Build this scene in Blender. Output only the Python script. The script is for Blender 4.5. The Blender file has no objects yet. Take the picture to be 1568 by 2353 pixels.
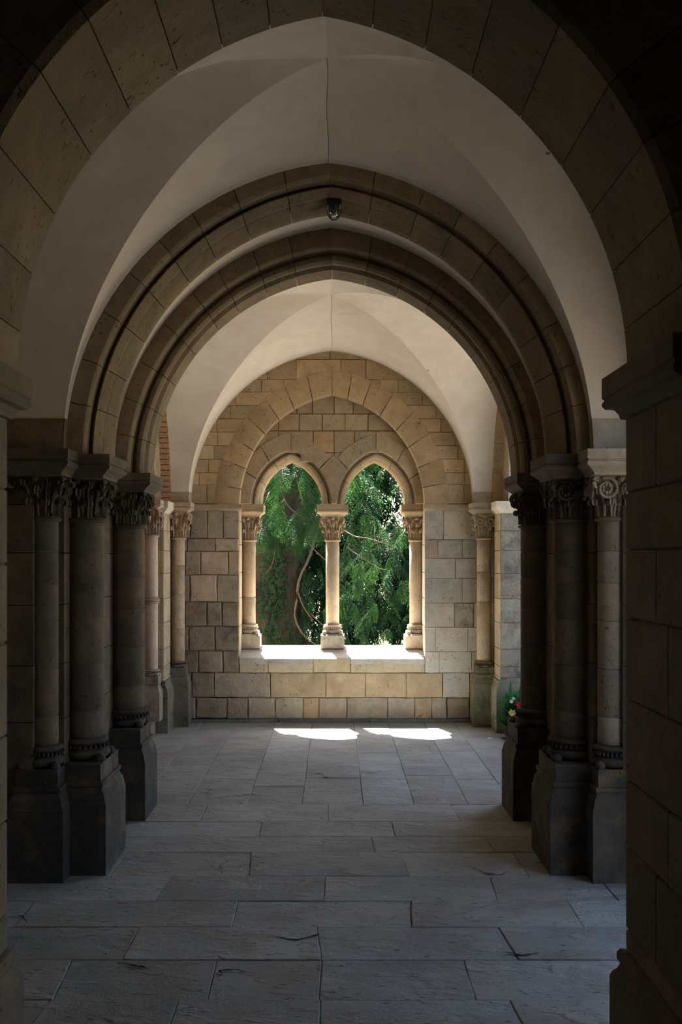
import bpy, math, random
import numpy as np
from mathutils import Vector, Matrix
random.seed(7); rng = np.random.default_rng(7)
scene = bpy.context.scene
PI = math.pi

# ------------------------------------------------------------------ camera
F, VX, VY, EYE = 2400.0, 768.0, 1280.0, 1.6       # focal length in px of the 1568x2353 frame, vanishing point
cam = bpy.data.cameras.new('camera'); camo = bpy.data.objects.new('camera', cam)
scene.collection.objects.link(camo); scene.camera = camo
camo.location = (0, 0, EYE); camo.rotation_euler = (PI/2, 0, 0)
cam.sensor_fit = 'VERTICAL'; cam.sensor_height = 36; cam.sensor_width = 24
cam.lens = 36*F/2353
cam.shift_x = (784-VX)/2353; cam.shift_y = (VY-1176.5)/2353
cam.clip_start = 0.05; cam.clip_end = 500

# ------------------------------------------------------------------ light
world = bpy.data.worlds.new('sky'); scene.world = world; world.use_nodes = True
wn = world.node_tree; wn.nodes.clear()
sky = wn.nodes.new('ShaderNodeTexSky'); sky.sky_type = 'NISHITA'; sky.sun_disc = False
sky.sun_elevation = math.radians(58.6); sky.sun_rotation = math.radians(-17); sky.air_density = 1.0; sky.dust_density = 2.5
bg = wn.nodes.new('ShaderNodeBackground'); bg.inputs[1].default_value = 0.70
wo = wn.nodes.new('ShaderNodeOutputWorld')
wn.links.new(sky.outputs[0], bg.inputs[0]); wn.links.new(bg.outputs[0], wo.inputs[0])
sun = bpy.data.lights.new('sun', 'SUN'); sun.energy = 76.0; sun.angle = math.radians(0.53); sun.color = (1, .955, .885)
suno = bpy.data.objects.new('sun', sun); scene.collection.objects.link(suno)
el, az = math.radians(58.6), math.radians(17)
sdir = Vector((math.sin(az)*math.cos(el), -math.cos(az)*math.cos(el), -math.sin(el)))
suno.rotation_euler = sdir.to_track_quat('-Z', 'Y').to_euler(); suno.location = (-3, 12, 12)
vs = scene.view_settings
vs.view_transform = 'Standard'; vs.look = 'None'; vs.gamma = 1; vs.exposure = 0.25; vs.use_curve_mapping = False
cy = scene.cycles
cy.max_bounces = 14; cy.diffuse_bounces = 9; cy.use_denoising = True; cy.sample_clamp_indirect = 6
cy.caustics_reflective = False; cy.caustics_refractive = False

# ------------------------------------------------------------------ materials
def nodemat(name):
    m = bpy.data.materials.new(name); m.use_nodes = True
    nt = m.node_tree; nt.nodes.clear()
    out = nt.nodes.new('ShaderNodeOutputMaterial'); p = nt.nodes.new('ShaderNodeBsdfPrincipled')
    nt.links.new(p.outputs[0], out.inputs[0])
    return m, nt, p, out
class N:
    def __init__(s, nt): s.nt = nt
    def n(s, t, **k):
        x = s.nt.nodes.new(t)
        for a, b in k.items(): setattr(x, a, b)
        return x
    def set(s, sock, v):
        if hasattr(v, 'is_output') or isinstance(v, bpy.types.NodeSocket): s.nt.links.new(v, sock)
        else: sock.default_value = v
    def math(s, op, a, b=None, c=None, clamp=False):
        x = s.n('ShaderNodeMath', operation=op, use_clamp=clamp); s.set(x.inputs[0], a)
        if b is not None: s.set(x.inputs[1], b)
        if c is not None: s.set(x.inputs[2], c)
        return x.outputs[0]
    def vmath(s, op, a, b):
        x = s.n('ShaderNodeVectorMath', operation=op); s.set(x.inputs[0], a); s.set(x.inputs[1], b); return x.outputs[0]
    def noise(s, vec, scale, detail=4, rough=.55, dist=0):
        x = s.n('ShaderNodeTexNoise'); s.set(x.inputs['Vector'], vec); x.inputs['Scale'].default_value = scale
        x.inputs['Detail'].default_value = detail; x.inputs['Roughness'].default_value = rough; x.inputs['Distortion'].default_value = dist
        return x.outputs['Fac']
    def ramp(s, v, lo, hi, a=0., b=1.):
        x = s.n('ShaderNodeMapRange', clamp=True); s.set(x.inputs[0], v)
        x.inputs[1].default_value = lo; x.inputs[2].default_value = hi; x.inputs[3].default_value = a; x.inputs[4].default_value = b
        return x.outputs[0]
    def mix(s, f, a, b, mode='MIX'):
        x = s.n('ShaderNodeMix', data_type='RGBA', blend_type=mode); s.set(x.inputs[0], f); s.set(x.inputs[6], a); s.set(x.inputs[7], b); return x.outputs[2]
    def bump(s, h, strength, dist, normal=None):
        x = s.n('ShaderNodeBump'); s.set(x.inputs['Height'], h); s.set(x.inputs['Strength'], strength); x.inputs['Distance'].default_value = dist
        if normal is not None: s.set(x.inputs['Normal'], normal)
        return x.outputs[0]

def stone_material(name, squash=(1, 1, 1), pit=1.0, stain=(.055, .05, .042), bumpd=.012):
    """Colour of a piece is its object colour; object alpha is how weathered it is."""
    m, nt, p, out = nodemat(name); g = N(nt)
    oi = g.n('ShaderNodeObjectInfo'); geo = g.n('ShaderNodeNewGeometry')
    off = g.math('MULTIPLY', oi.outputs['Random'], 53.0)
    pos = g.vmath('ADD', geo.outputs['Position'], off)
    posq = g.vmath('MULTIPLY', pos, squash)
    w = oi.outputs['Alpha']
    big = g.noise(posq, 3.2, 5, .6); mid = g.noise(posq, 16, 5, .65); fine = g.noise(posq, 90, 3, .6)
    tone = g.math('ADD', g.ramp(big, .25, .75, .78, 1.16), g.ramp(mid, .3, .7, -.09, .09))
    tone = g.math('ADD', tone, g.ramp(fine, .3, .7, -.05, .05))
    col = g.mix(1.0, oi.outputs['Color'], tone, 'MULTIPLY')
    warm = g.mix(g.ramp(g.noise(pos, 5.5, 3), .5, .72, 0, .35), col, (.36, .22, .11, 1))
    st = g.math('MULTIPLY', g.ramp(g.noise(posq, 4.4, 8, .72, .6), .47, .66), w, clamp=True)
    col = g.mix(g.math('MULTIPLY', st, .85), warm, (*stain, 1))
    pits = g.ramp(g.noise(posq, 46, 2, .5), .64, .72)
    pits2 = g.math('MULTIPLY', pits, g.ramp(g.noise(pos, 7, 2), .42, .62))
    pits2 = g.math('MULTIPLY', pits2, pit)
    col = g.mix(g.math('MULTIPLY', pits2, .55), col, (.05, .038, .026, 1))
    nt.links.new(col, p.inputs['Base Color']); p.inputs['Roughness'].default_value = .86
    p.inputs['Specular IOR Level'].default_value = .25
    h = g.math('ADD', g.math('MULTIPLY', mid, g.math('MULTIPLY_ADD', w, 1.3, .28)), g.math('MULTIPLY', fine, .16))
    h = g.math('SUBTRACT', h, g.math('MULTIPLY', pits2, .55))
    nt.links.new(g.bump(h, .85, bumpd), p.inputs['Normal'])
    return m
M_stone = stone_material('limestone')
M_carve = stone_material('carved_limestone', pit=.5, bumpd=.006)

def floor_material():
    m, nt, p, out = nodemat('worn_flagstone'); g = N(nt)
    oi = g.n('ShaderNodeObjectInfo'); geo = g.n('ShaderNodeNewGeometry')
    pos = g.vmath('ADD', geo.outputs['Position'], g.math('MULTIPLY', oi.outputs['Random'], 31.0))
    st = g.vmath('MULTIPLY', pos, (1, 1.8, 1))
    big = g.noise(pos, 1.5, 5, .6); mid = g.noise(st, 9, 7, .7); fine = g.noise(pos, 75, 4, .65)
    lay1 = g.ramp(g.noise(st, 2.3, 6, .52, .15), .48, .52); lay2 = g.ramp(g.noise(g.vmath('ADD', st, (7.7, 3.1, 0)), 3.4, 6, .54, .1), .55, .59)
    rough = g.math('MULTIPLY', g.math('SUBTRACT', 1.0, lay1), g.ramp(g.noise(pos, 22, 6, .75), .35, .65))
    col = g.mix(1.0, oi.outputs['Color'], g.math('ADD', g.ramp(big, .3, .7, .74, 1.2), g.ramp(mid, .3, .7, -.12, .12)), 'MULTIPLY')
    col = g.mix(g.math('MULTIPLY', lay2, .35), col, (.37, .36, .325, 1))
    col = g.mix(g.math('MULTIPLY', g.ramp(g.noise(pos, 2.1, 4, .6), .52, .7), .5), col, (.20, .165, .12, 1))
    pit = g.ramp(g.noise(g.vmath('MULTIPLY', pos, (1, 2.8, 1)), 17, 4, .6), .645, .70)
    col = g.mix(g.math('MULTIPLY', pit, .75), col, (.04, .036, .03, 1))
    nt.links.new(col, p.inputs['Base Color']); p.inputs['Specular IOR Level'].default_value = .4
    nt.links.new(g.ramp(mid, .3, .7, .50, .78), p.inputs['Roughness'])
    h = g.math('ADD', g.math('MULTIPLY', lay1, .55), g.math('MULTIPLY', lay2, .45))
    h = g.math('ADD', h, g.math('SUBTRACT', g.math('MULTIPLY', mid, .55), g.math('MULTIPLY', pit, .6)))
    h = g.math('ADD', h, g.math('ADD', g.math('MULTIPLY', fine, .14), g.math('MULTIPLY', rough, .35)))
    nt.links.new(g.bump(h, .9, .011), p.inputs['Normal'])
    return m
M_floor = floor_material()

def plaster_material():
    m, nt, p, out = nodemat('lime_plaster'); g = N(nt)
    geo = g.n('ShaderNodeNewGeometry'); pos = geo.outputs['Position']
    big = g.noise(pos, 1.3, 6, .6, .5); mid = g.noise(pos, 9, 4, .6); spots = g.noise(pos, 16, 1, .3)
    col = g.mix(g.ramp(big, .35, .68), (.60, .535, .46, 1), (.70, .645, .575, 1))
    col = g.mix(g.ramp(g.noise(pos, 3.2, 7, .7, 1.0), .60, .76, 0, .45), col, (.46, .36, .26, 1))
    col = g.mix(g.math('MULTIPLY', g.ramp(spots, .82, .86), .8), col, (.08, .065, .05, 1))
    col = g.mix(1.0, col, g.ramp(mid, .3, .7, .95, 1.04), 'MULTIPLY')
    nt.links.new(col, p.inputs['Base Color']); p.inputs['Roughness'].default_value = .9; p.inputs['Specular IOR Level'].default_value = .15
    nt.links.new(g.bump(mid, .25, .006), p.inputs['Normal'])
    return m
M_plaster = plaster_material()

def simple(name, color, rough=.8, var=.25, scale=20, bump=.4, bumpd=.01, metallic=0, spec=.3, obcol=False):
    m, nt, p, out = nodemat(name); g = N(nt); geo = g.n('ShaderNodeNewGeometry')
    nz = g.noise(geo.outputs['Position'], scale, 5, .6)
    src = (*color, 1)
    if obcol: src = g.n('ShaderNodeObjectInfo').outputs['Color']
    nt.links.new(g.mix(1.0, src, g.ramp(nz, .3, .7, 1-var, 1+var), 'MULTIPLY'), p.inputs['Base Color'])
    p.inputs['Roughness'].default_value = rough; p.inputs['Metallic'].default_value = metallic; p.inputs['Specular IOR Level'].default_value = spec
    if bump: nt.links.new(g.bump(nz, bump, bumpd), p.inputs['Normal'])
    return m
M_mortar = simple('lime_mortar', (.28, .215, .145), .95, .3, 40)
M_joint = simple('floor_joint_dirt', (.12, .11, .095), .95, .3, 40)
M_crack = simple('crack_dirt', (.022, .02, .017), .95, .3, 60)
M_brick = simple('fired_brick', (.44, .265, .15), .9, .4, 60, .6, .006)
M_iron = simple('black_painted_iron', (.012, .012, .013), .45, .3, 40, .2, .002, spec=.5)
M_pot = simple('dark_clay', (.05, .04, .035), .7, .2, 30)
M_petal = simple('petal', (1, 1, 1), .6, .1, 60, .2, .003, obcol=True)
M_grass = simple('dry_lawn', (.20, .165, .095), .95, .35, 3, .5, .03)
M_court = simple('courtyard_earth', (.115, .105, .09), .95, .25, 6, .5, .02)
M_blocker = simple('blocker_slab', (.16, .13, .11), .9, .3, 9)

def glass_material():
    m, nt, p, out = nodemat('lamp_glass')
    p.inputs['Base Color'].default_value = (.30, .30, .28, 1); p.inputs['Roughness'].default_value = .15
    p.inputs['Transmission Weight'].default_value = .9; p.inputs['IOR'].default_value = 1.45
    return m
M_glass = glass_material()

def leaf_material(name, c1, c2, trans=.45, scale=2.2, spec=.08):
    m, nt, p, out = nodemat(name); g = N(nt); geo = g.n('ShaderNodeNewGeometry')
    nz = g.noise(geo.outputs['Position'], scale, 4, .6); fz = g.noise(geo.outputs['Position'], 28, 2)
    col = g.mix(g.ramp(nz, .35, .65), (*c1, 1), (*c2, 1))
    col = g.mix(1.0, col, g.ramp(fz, .3, .7, .7, 1.3), 'MULTIPLY')
    nt.links.new(col, p.inputs['Base Color']); p.inputs['Roughness'].default_value = .55; p.inputs['Specular IOR Level'].default_value = spec
    tr = g.n('ShaderNodeBsdfTranslucent'); nt.links.new(g.mix(1.0, col, (1.0, 1.35, .45, 1), 'MULTIPLY'), tr.inputs[0])
    mx = g.n('ShaderNodeMixShader'); mx.inputs[0].default_value = trans
    nt.links.new(p.outputs[0], mx.inputs[1]); nt.links.new(tr.outputs[0], mx.inputs[2]); nt.links.new(mx.outputs[0], out.inputs[0])
    return m
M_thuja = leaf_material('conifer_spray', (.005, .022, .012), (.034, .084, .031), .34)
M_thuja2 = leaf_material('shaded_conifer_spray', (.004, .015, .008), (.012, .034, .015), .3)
M_ivy = leaf_material('ivy_leaf', (.008, .026, .012), (.018, .05, .018), .2, 6, .2)
M_fern = leaf_material('bouquet_leaf', (.03, .13, .07), (.06, .20, .10), .3, 8)
def bark_material():
    m, nt, p, out = nodemat('fibrous_bark'); g = N(nt); geo = g.n('ShaderNodeNewGeometry')
    st = g.vmath('MULTIPLY', geo.outputs['Position'], (1, 1, .08))
    nz = g.noise(st, 24, 6, .7); big = g.noise(geo.outputs['Position'], 2, 3)
    col = g.mix(g.ramp(nz, .35, .65), (.010, .006, .004, 1), (.050, .029, .017, 1))
    col = g.mix(g.ramp(big, .5, .7, 0, .5), col, (.10, .11, .04, 1))
    nt.links.new(col, p.inputs['Base Color']); p.inputs['Roughness'].default_value = .9
    nt.links.new(g.bump(nz, 1.0, .03), p.inputs['Normal'])
    return m
M_bark = bark_material()
M_twig = simple('twig_bark', (.10, .075, .053), .9, .3, 30)

# ------------------------------------------------------------------ object helpers
def wloc(o):
    v = Vector((0, 0, 0))
    while o is not None: v = v + o.location; o = o.parent
    return v
def obj(name, verts, faces, mat, parent=None, color=None, smooth=None, kind=None, center=True):
    """World-space vertices -> one mesh object (its origin in the middle of its box), child of parent."""
    V = np.asarray(verts, dtype=np.float64).reshape(-1, 3)
    c = (V.min(0)+V.max(0))/2
    if not center: c = c*0
    me = bpy.data.meshes.new(name)
    if isinstance(faces, np.ndarray):
        nf, k = faces.shape
        me.vertices.add(len(V)); me.vertices.foreach_set('co', (V-c).astype(np.float32).ravel())
        me.loops.add(nf*k); me.loops.foreach_set('vertex_index', faces.astype(np.int32).ravel())
        me.polygons.add(nf); me.polygons.foreach_set('loop_start', np.arange(0, nf*k, k, dtype=np.int32))
        me.update(calc_edges=True)
    else:
        me.from_pydata([tuple(v) for v in (V-c)], [], faces)
    me.materials.append(mat)
    if smooth is not None:
        me.polygons.foreach_set('use_smooth', [True]*len(me.polygons))
        me.set_sharp_from_angle(angle=math.radians(smooth))
    o = bpy.data.objects.new(name, me); scene.collection.objects.link(o)
    pl = wloc(parent) if parent else Vector((0, 0, 0))
    o.parent = parent; o.location = Vector(c)-pl
    if color is not None: o.color = color if len(color) == 4 else (*color, .3)
    if kind: o['kind'] = kind
    return o
def thing(name, loc, label, cat, group=None, kind=None):
    o = bpy.data.objects.new(name, None); scene.collection.objects.link(o); o.location = loc; o.empty_display_size = .1
    return tag(o, label, cat, group, kind)
def tag(o, label, cat, group=None, kind=None):
    o['label'] = label; o['category'] = cat
    if group: o['group'] = group
    if kind: o['kind'] = kind
    return o
class MB:
    """Collects shapes for one mesh."""
    def __init__(s): s.v = []; s.f = []
    def add(s, V, Fc):
        b = len(s.v); s.v += [tuple(p) for p in V]; s.f += [tuple(i+b for i in f) for f in Fc]; return s
    def box(s, x0, x1, y0, y1, z0, z1):
        V = [(x, y, z) for x in (x0, x1) for y in (y0, y1) for z in (z0, z1)]
        return s.add(V, [(0, 1, 3, 2), (4, 6, 7, 5), (0, 4, 5, 1), (2, 3, 7, 6), (0, 2, 6, 4), (1, 5, 7, 3)])
    def loft(s, secs):
        """secs: (cx, cy, hx, hy, z) rectangles, bottom to top, closed."""
        V = []; Fc = []
        for cx, cy_, hx, hy, z in secs: V += [(cx-hx, cy_-hy, z), (cx+hx, cy_-hy, z), (cx+hx, cy_+hy, z), (cx-hx, cy_+hy, z)]
        for k in range(len(secs)-1):
            for i in range(4): a, b = 4*k+i, 4*k+(i+1) % 4; Fc.append((a, b, b+4, a+4))
        Fc.append((3, 2, 1, 0)); n = 4*(len(secs)-1); Fc.append((n, n+1, n+2, n+3))
        return s.add(V, Fc)
    def lathe(s, prof, cx, cy_, seg=28, cap=True):
        V = []; Fc = []
        for r, z in prof:
            for i in range(seg): a = 2*PI*i/seg; V.append((cx+r*math.cos(a), cy_+r*math.sin(a), z))
        for k in range(len(prof)-1):
            for i in range(seg): a, b = k*seg+i, k*seg+(i+1) % seg; Fc.append((a, b, b+seg, a+seg))
        if cap: Fc.append(tuple(range(seg-1, -1, -1))); n = (len(prof)-1)*seg; Fc.append(tuple(range(n, n+seg)))
        return s.add(V, Fc)
    def tube(s, pts, rad, seg=6):
        pts = [Vector(p) for p in pts]; V = []; Fc = []
        for k, p in enumerate(pts):
            t = (pts[min(k+1, len(pts)-1)]-pts[max(k-1, 0)]).normalized()
            u = t.cross(Vector((.13, .21, .97))); u = u.normalized() if u.length > 1e-4 else Vector((1, 0, 0)); w = t.cross(u)
            r = rad[k] if hasattr(rad, '__len__') else rad
            for i in range(seg): a = 2*PI*i/seg; V.append(p+u*(r*math.cos(a))+w*(r*math.sin(a)))
        for k in range(len(pts)-1):
            for i in range(seg): a, b = k*seg+i, k*seg+(i+1) % seg; Fc.append((a, b, b+seg, a+seg))
        Fc.append(tuple(range(seg-1, -1, -1))); n = (len(pts)-1)*seg; Fc.append(tuple(range(n, n+seg)))
        return s.add(V, Fc)
    def blob(s, c, rx, ry, rz, seg=8, rings=5):
        V = []; Fc = []
        for k in range(rings+1):
            ph = PI*k/rings
            for i in range(seg): a = 2*PI*i/seg; V.append((c[0]+rx*math.sin(ph)*math.cos(a), c[1]+ry*math.sin(ph)*math.sin(a), c[2]-rz*math.cos(ph)))
        for k in range(rings):
            for i in range(seg): a, b = k*seg+i, k*seg+(i+1) % seg; Fc.append((a, b, b+seg, a+seg))
        return s.add(V, Fc)
    def build(s, name, mat, parent=None, **k): return obj(name, s.v, s.f, mat, parent, **k)

def vary(c, j=.07, w=None):
    k = 1+random.uniform(-j, j); q = random.uniform(-.03, .03)
    return (c[0]*k*(1+q), c[1]*k, c[2]*k*(1-q), c[3] if w is None and len(c) > 3 else (.3 if w is None else w))

def inset(poly, d):
    n = len(poly); out = []
    for i in range(n):
        p0, p1, p2 = poly[i-1], poly[i], poly[(i+1) % n]
        e1 = (p1[0]-p0[0], p1[1]-p0[1]); e2 = (p2[0]-p1[0], p2[1]-p1[1])
        l1 = math.hypot(*e1) or 1e-9; l2 = math.hypot(*e2) or 1e-9
        n1 = (-e1[1]/l1, e1[0]/l1); n2 = (-e2[1]/l2, e2[0]/l2)
        bx, by = n1[0]+n2[0], n1[1]+n2[1]; q = max(1+n1[0]*n2[0]+n1[1]*n2[1], .35)
        out.append((p1[0]+bx*d/q, p1[1]+by*d/q))
    return out
def area(p): return sum(p[i-1][0]*p[i][1]-p[i][0]*p[i-1][1] for i in range(len(p)))/2
def stone(name, poly, M, w0, w1, parent, color, gap=.004, bev=.006, split=0, jit=0, mat=None):
    """One dressed stone: an outline in a plane, M(u, v, w) puts it in space, w grows towards the viewer."""
    if area(poly) < 0: poly = poly[::-1]
    if split:
        q = []
        for i in range(len(poly)):
            a, b = poly[i], poly[(i+1) % len(poly)]
            for k in range(split):
                t = k/split; j = jit if k else jit*.6
                q.append((a[0]+(b[0]-a[0])*t+random.uniform(-j, j), a[1]+(b[1]-a[1])*t+random.uniform(-j, j)))
        poly = q
    o = inset(poly, gap); i_ = inset(poly, gap+bev); n = len(o)
    V = [M(u, v, w0) for u, v in o]+[M(u, v, w1-bev*.8) for u, v in o]+[M(u, v, w1) for u, v in i_]
    Fc = [tuple(range(2*n, 3*n))]
    for k in range(n):
        l = (k+1) % n
        Fc += [(k, l, n+l, n+k), (n+k, n+l, 2*n+l, 2*n+k)]
    return obj(name, V, Fc, mat or M_stone, parent, color=color)

class Arch:
    """Pointed arch of half-span a, rise h, in the plane of u and z, springing at zs, centred on u = uc."""
    def __init__(s, uc, a, h, zs, to3):
        s.uc, s.a, s.h, s.zs, s.to3 = uc, a, h, zs, to3
        s.R = (a*a+h*h)/(2*a); s.c = s.R-a
    def pt(s, side, r, t):
        Rr = s.R+r; th = t*math.acos(max(-1, min(1, s.c/Rr)))
        return s.uc+side*(Rr*math.cos(th)-s.c), s.zs+Rr*math.sin(th)
    def half(s, z, r=0):
        Rr = s.R+r; d = Rr*Rr-(z-s.zs)**2
        return math.sqrt(d)-s.c if d > s.c*s.c else 0
    def sweep(s, prof, side, t0, t1, seg=4):
        """closed profile of (r, w) swept from t0 to t1 of one side: verts, faces"""
        V = []; Fc = []; n = len(prof)
        for k in range(seg+1):
            t = t0+(t1-t0)*k/seg
            for r, w in prof: u, z = s.pt(side, r, t); V.append(s.to3(u, w, z))
        for k in range(seg):
            for i in range(n): a, b = k*n+i, k*n+(i+1) % n; Fc.append((a, b, b+n, a+n))
        Fc.append(tuple(range(n-1, -1, -1))); Fc.append(tuple(range(seg*n, seg*n+n)))
        return V, Fc
    def ring(s, name, prof, joints, parent, col, gap=.0018, seg=4, side=(-1, 1), mat=None, smooth=40, jw=None):
        for sd in side:
            js = joints[sd] if isinstance(joints, dict) else joints
            for a, b in zip(js[:-1], js[1:]):
                L = s.R*1.4
                V, Fc = s.sweep(prof, sd, a+(gap/L if a > 0 else 0), b-(gap/L if b < 1 else gap*.5/L), seg)
                obj(name, V, Fc, mat or M_stone, parent, color=vary(col, .12, jw), smooth=smooth)
XZ = lambda u, w, z: (u, w, z)
YZ = lambda u, w, z: (w, u, z)
def joints(n, j=.12): return [0]+[(k+random.uniform(-j, j))/n for k in range(1, n)]+[1]

# colours (linear)
TAN = (.40, .315, .205, .25); WARM = (.44, .325, .192, .25); PALE = (.56, .50, .40, .1); GREY = (.29, .25, .20, .8)
BROWN = (.33, .255, .17, .35); DARKB = (.20, .165, .12, .5); FLAG = (.305, .316, .298)

ZS = 2.108                      # springing level of all arches
WY = 10.1                       # inner face of the end wall
S = WY/F
def px(x): return (x-VX)*S
def pz(y): return EYE-(y-VY)*S

# ================================================================== STRUCTURE
# ---- floor
floor = obj('floor', *MB().box(-2.6, 2.6, -3.2, 10.9, -.3, -.008).__dict__.values(), M_joint)
tag(floor, 'worn grey flagstone floor of the cloister walk', 'floor', kind='structure')
MF = lambda u, v, w: (u, v, w)
def fd(y): return EYE*F/(y-VY)
def fx(x, y): return (x-VX)*fd(y)/F
def flag(x0, x1, x2, x3, y0, y1, **k):
    c = vary(FLAG, .13); c = (c[0], c[1], c[2], .3)
    t = random.uniform(-.003, .002)
    stone('flagstone', [(x0, y0), (x1, y0), (x3, y1), (x2, y1)], MF, -.05, t, floor, c, gap=.0010, bev=.0035, split=4, jit=.0022, mat=M_floor)
rows = [(2600, 2420, [300, 900, 1300]), (2420, 2297, [60, 390, 735, 1210]), (2297, 2205, [150, 490, 735, 1080]), (2205, 2130, [-150, 300, 740, 1175]),
        (2130, 2070, [60, 540, 940, 1320]), (2070, 2013, [-60, 370, 745, 1130, 1400]), (2013, 1958, [270, 580, 935, 1200]), (1958, 1922, [350, 860, 1130]),
        (1922, 1888, [290, 600, 905, 1220]), (1888, 1848, [150, 470, 755, 1050, 1330])]
for ya, yb, js in rows:
    Y0, Y1 = fd(ya), fd(yb); ym = (ya+yb)/2
    xs = [-2.1]+[fx(j, ym) for j in js if -2.0 < fx(j, ym) < 2.0]+[2.1]
    xt = [x+(random.uniform(-.025, .025) if abs(x) < 2.05 else 0) for x in xs]
    for k in range(len(xs)-1): flag(xs[k], xs[k+1], xt[k], xt[k+1], Y0, Y1)
cols = [-2.1, -1.62, -1.27, -.949, -.563, -.209, .19, .52, .87, 1.16, 1.5, 2.1]
for k, (a, b) in enumerate(zip(cols[:-1], cols[1:])):
    y = fd(1848)
    cuts = {5: [7.57, 9.12], 6: [7.35, 8.52], 4: [7.3, 8.35, 9.2], 7: [7.65, 8.1], 3: [7.55, 8.2, 9.3], 2: [7.2, 8.05, 8.9], 8: [7.5, 8.6]}.get(k, [7.4, 8.3, 9.25])
    for y2 in cuts+[10.13]:
        flag(a, b, a, b, y, y2); y = y2
Y0 = fd(2600)
for k in range(5):
    Y1 = Y0-.62; xs = [-2.1, -1.2+.2*(k % 2), -.3+.3*(k % 3)*.5, .6, 1.3, 2.1]
    for a, b in zip(xs[:-1], xs[1:]): flag(a, b, a, b, Y1, Y0)
    Y0 = Y1

CR = [[(500, 2003), (512, 2010), (506, 1992), (516, 1985), (541, 1972)], [(1068, 1990), (1095, 1998), (1118, 2009), (1150, 2012), (1182, 2001)],
      [(708, 1776), (738, 1780), (746, 1787), (772, 1789), (806, 1784)], [(828, 1771), (846, 1776), (862, 1777), (878, 1774)],
      [(497, 2250), (512, 2240), (503, 2233), (546, 2231), (602, 2244)], [(8, 2110), (52, 2107), (58, 2116), (66, 2126)],
      [(460, 1811), (488, 1816), (472, 1825), (492, 1828)], [(500, 1833), (545, 1830), (577, 1826), (608, 1838)], [(975, 1713), (990, 1718), (986, 1726), (1002, 1734)],
      [(620, 2152), (682, 2163), (732, 2150), (739, 2160)], [(282, 2214), (310, 2222), (330, 2225), (345, 2231)], [(1160, 2190), (1200, 2198), (1250, 2190)], [(1225, 1986), (1262, 1981), (1300, 1990)]]
for cr in CR:
    P_ = []
    for (x0, y0_), (x1, y1_) in zip(cr[:-1], cr[1:]):
        for q in range(4): P_.append((x0+(x1-x0)*q/4+random.uniform(-2, 2), y0_+(y1_-y0_)*q/4+random.uniform(-.8, .8)))
    P_ = [(fx(x, y), fd(y)) for x, y in P_]; V = []; n = len(P_)
    for k, (x, y) in enumerate(P_):
        w = .0055*math.sin(PI*(k+.4)/(n-.2))*random.uniform(.6, 1.5)
        V += [(x, y-w, .0045), (x+random.uniform(-.003, .003), y+w*1.6, .0045)]
    obj('crack', V, [(2*k, 2*k+2, 2*k+3, 2*k+1) for k in range(n-1)], M_crack, floor)

# ---- end wall: mortar core with the window hole, then every stone of its face
xw0, xw1, sill = px(550), px(977), pz(1512)
BIG = Arch(-.02, .895, 1.065, ZS, XZ)
core = MB()
wl = WY+.016
core.box(-2.6, xw0-.02, wl, WY+.62, -.3, ZS); core.box(xw1+.02, 2.6, wl, WY+.62, -.3, ZS); core.box(-2.6, 2.6, wl, WY+.62, -.3, sill-.03)
for sd in (-1, 1):
    N_ = 22
    for k in range(N_):
        pts = []
        for t in (k/N_, (k+1)/N_):
            u, z = BIG.pt(sd, .02, t); pts.append((u, z))
        (u0, z0), (u1, z1) = pts
        e0 = (sd*2.6, z0) ; e1 = (sd*2.6, z1)
        V = [(u0, wl, z0), (e0[0], wl, e0[1]), (e1[0], wl, e1[1]), (u1, wl, z1)]
        V += [(x, WY+.62, z) for x, _, z in V]
        core.add(V, [(0, 1, 2, 3), (7, 6, 5, 4), (0, 3, 7, 4)])
za = BIG.pt(1, .02, 1)[1]
core.box(-2.6, 2.6, wl, WY+.62, za, 4.4)
wall = core.build('wall_back', M_mortar)
tag(wall, 'end wall of squared limestone blocks around the twin window', 'wall', kind='structure')
MW = lambda u, v, w: (u, WY-w, v)
def wstone(poly, col, rough=0, w=None, proud=None):
    k = rough
    stone('stone_block', poly, MW, -.03, (random.uniform(0, .004)+.006*k*random.random()) if proud is None else proud, wall, vary(col, .13, w),
          gap=.0018+.0025*k, bev=.003+.008*k, split=3 if k else 2, jit=.0015+.0035*k)
def course(y0, y1, xs, col, rough=0, ov={}):
    for i, (a, b) in enumerate(zip(xs[:-1], xs[1:])):
        c, r = ov.get(i, (col, rough))
        wstone([(px(a), pz(y1)), (px(b), pz(y1)), (px(b), pz(y0)), (px(a), pz(y0))], c, r)
G1 = (.36, .285, .21, .45); G2 = (.31, .24, .17, .7); G3 = (.41, .335, .24, .35); PK = (.44, .34, .255, .35)
course(1170, 1237, [372, 437, 476, 513, 550], G1, .6); course(1237, 1267, [372, 430, 494, 550], G1, .5, {2: (PK, .6)})
course(1267, 1321, [372, 425, 461, 525, 550], G1, .5, {2: (PK, .8), 3: (G3, .2)}); course(1321, 1383, [372, 436, 499, 550], G1, .4, {1: (PK, 1.0), 2: (G3, .2)})
course(1383, 1439, [372, 424, 476, 510, 550], G2, .8); course(1439, 1495, [372, 434, 494, 550], G2, .7); course(1495, 1546, [372, 415, 455, 512, 550], G2, 1.0)
course(1546, 1603, [372, 440, 492, 621.6, 749, 840, 934, 1018, 1080, 1160], WARM, .35, {0: (G2, .8), 1: (G2, .7), 2: (G1, .5), 7: (PALE, .2), 8: (G1, .5)})
course(1603, 1652, [372, 450, 522, 570, 632, 696, 733, 797, 891, 953, 993, 1028, 1080, 1160], G3, .6, {1: (G2, 1), 2: (G2, .5), 5: ((.42, .28, .16, .4), .7), 8: (G1, .5), 9: ((.44, .31, .19, .4), .5), 11: (G2, .8), 6: (G1, .5)})
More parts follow.
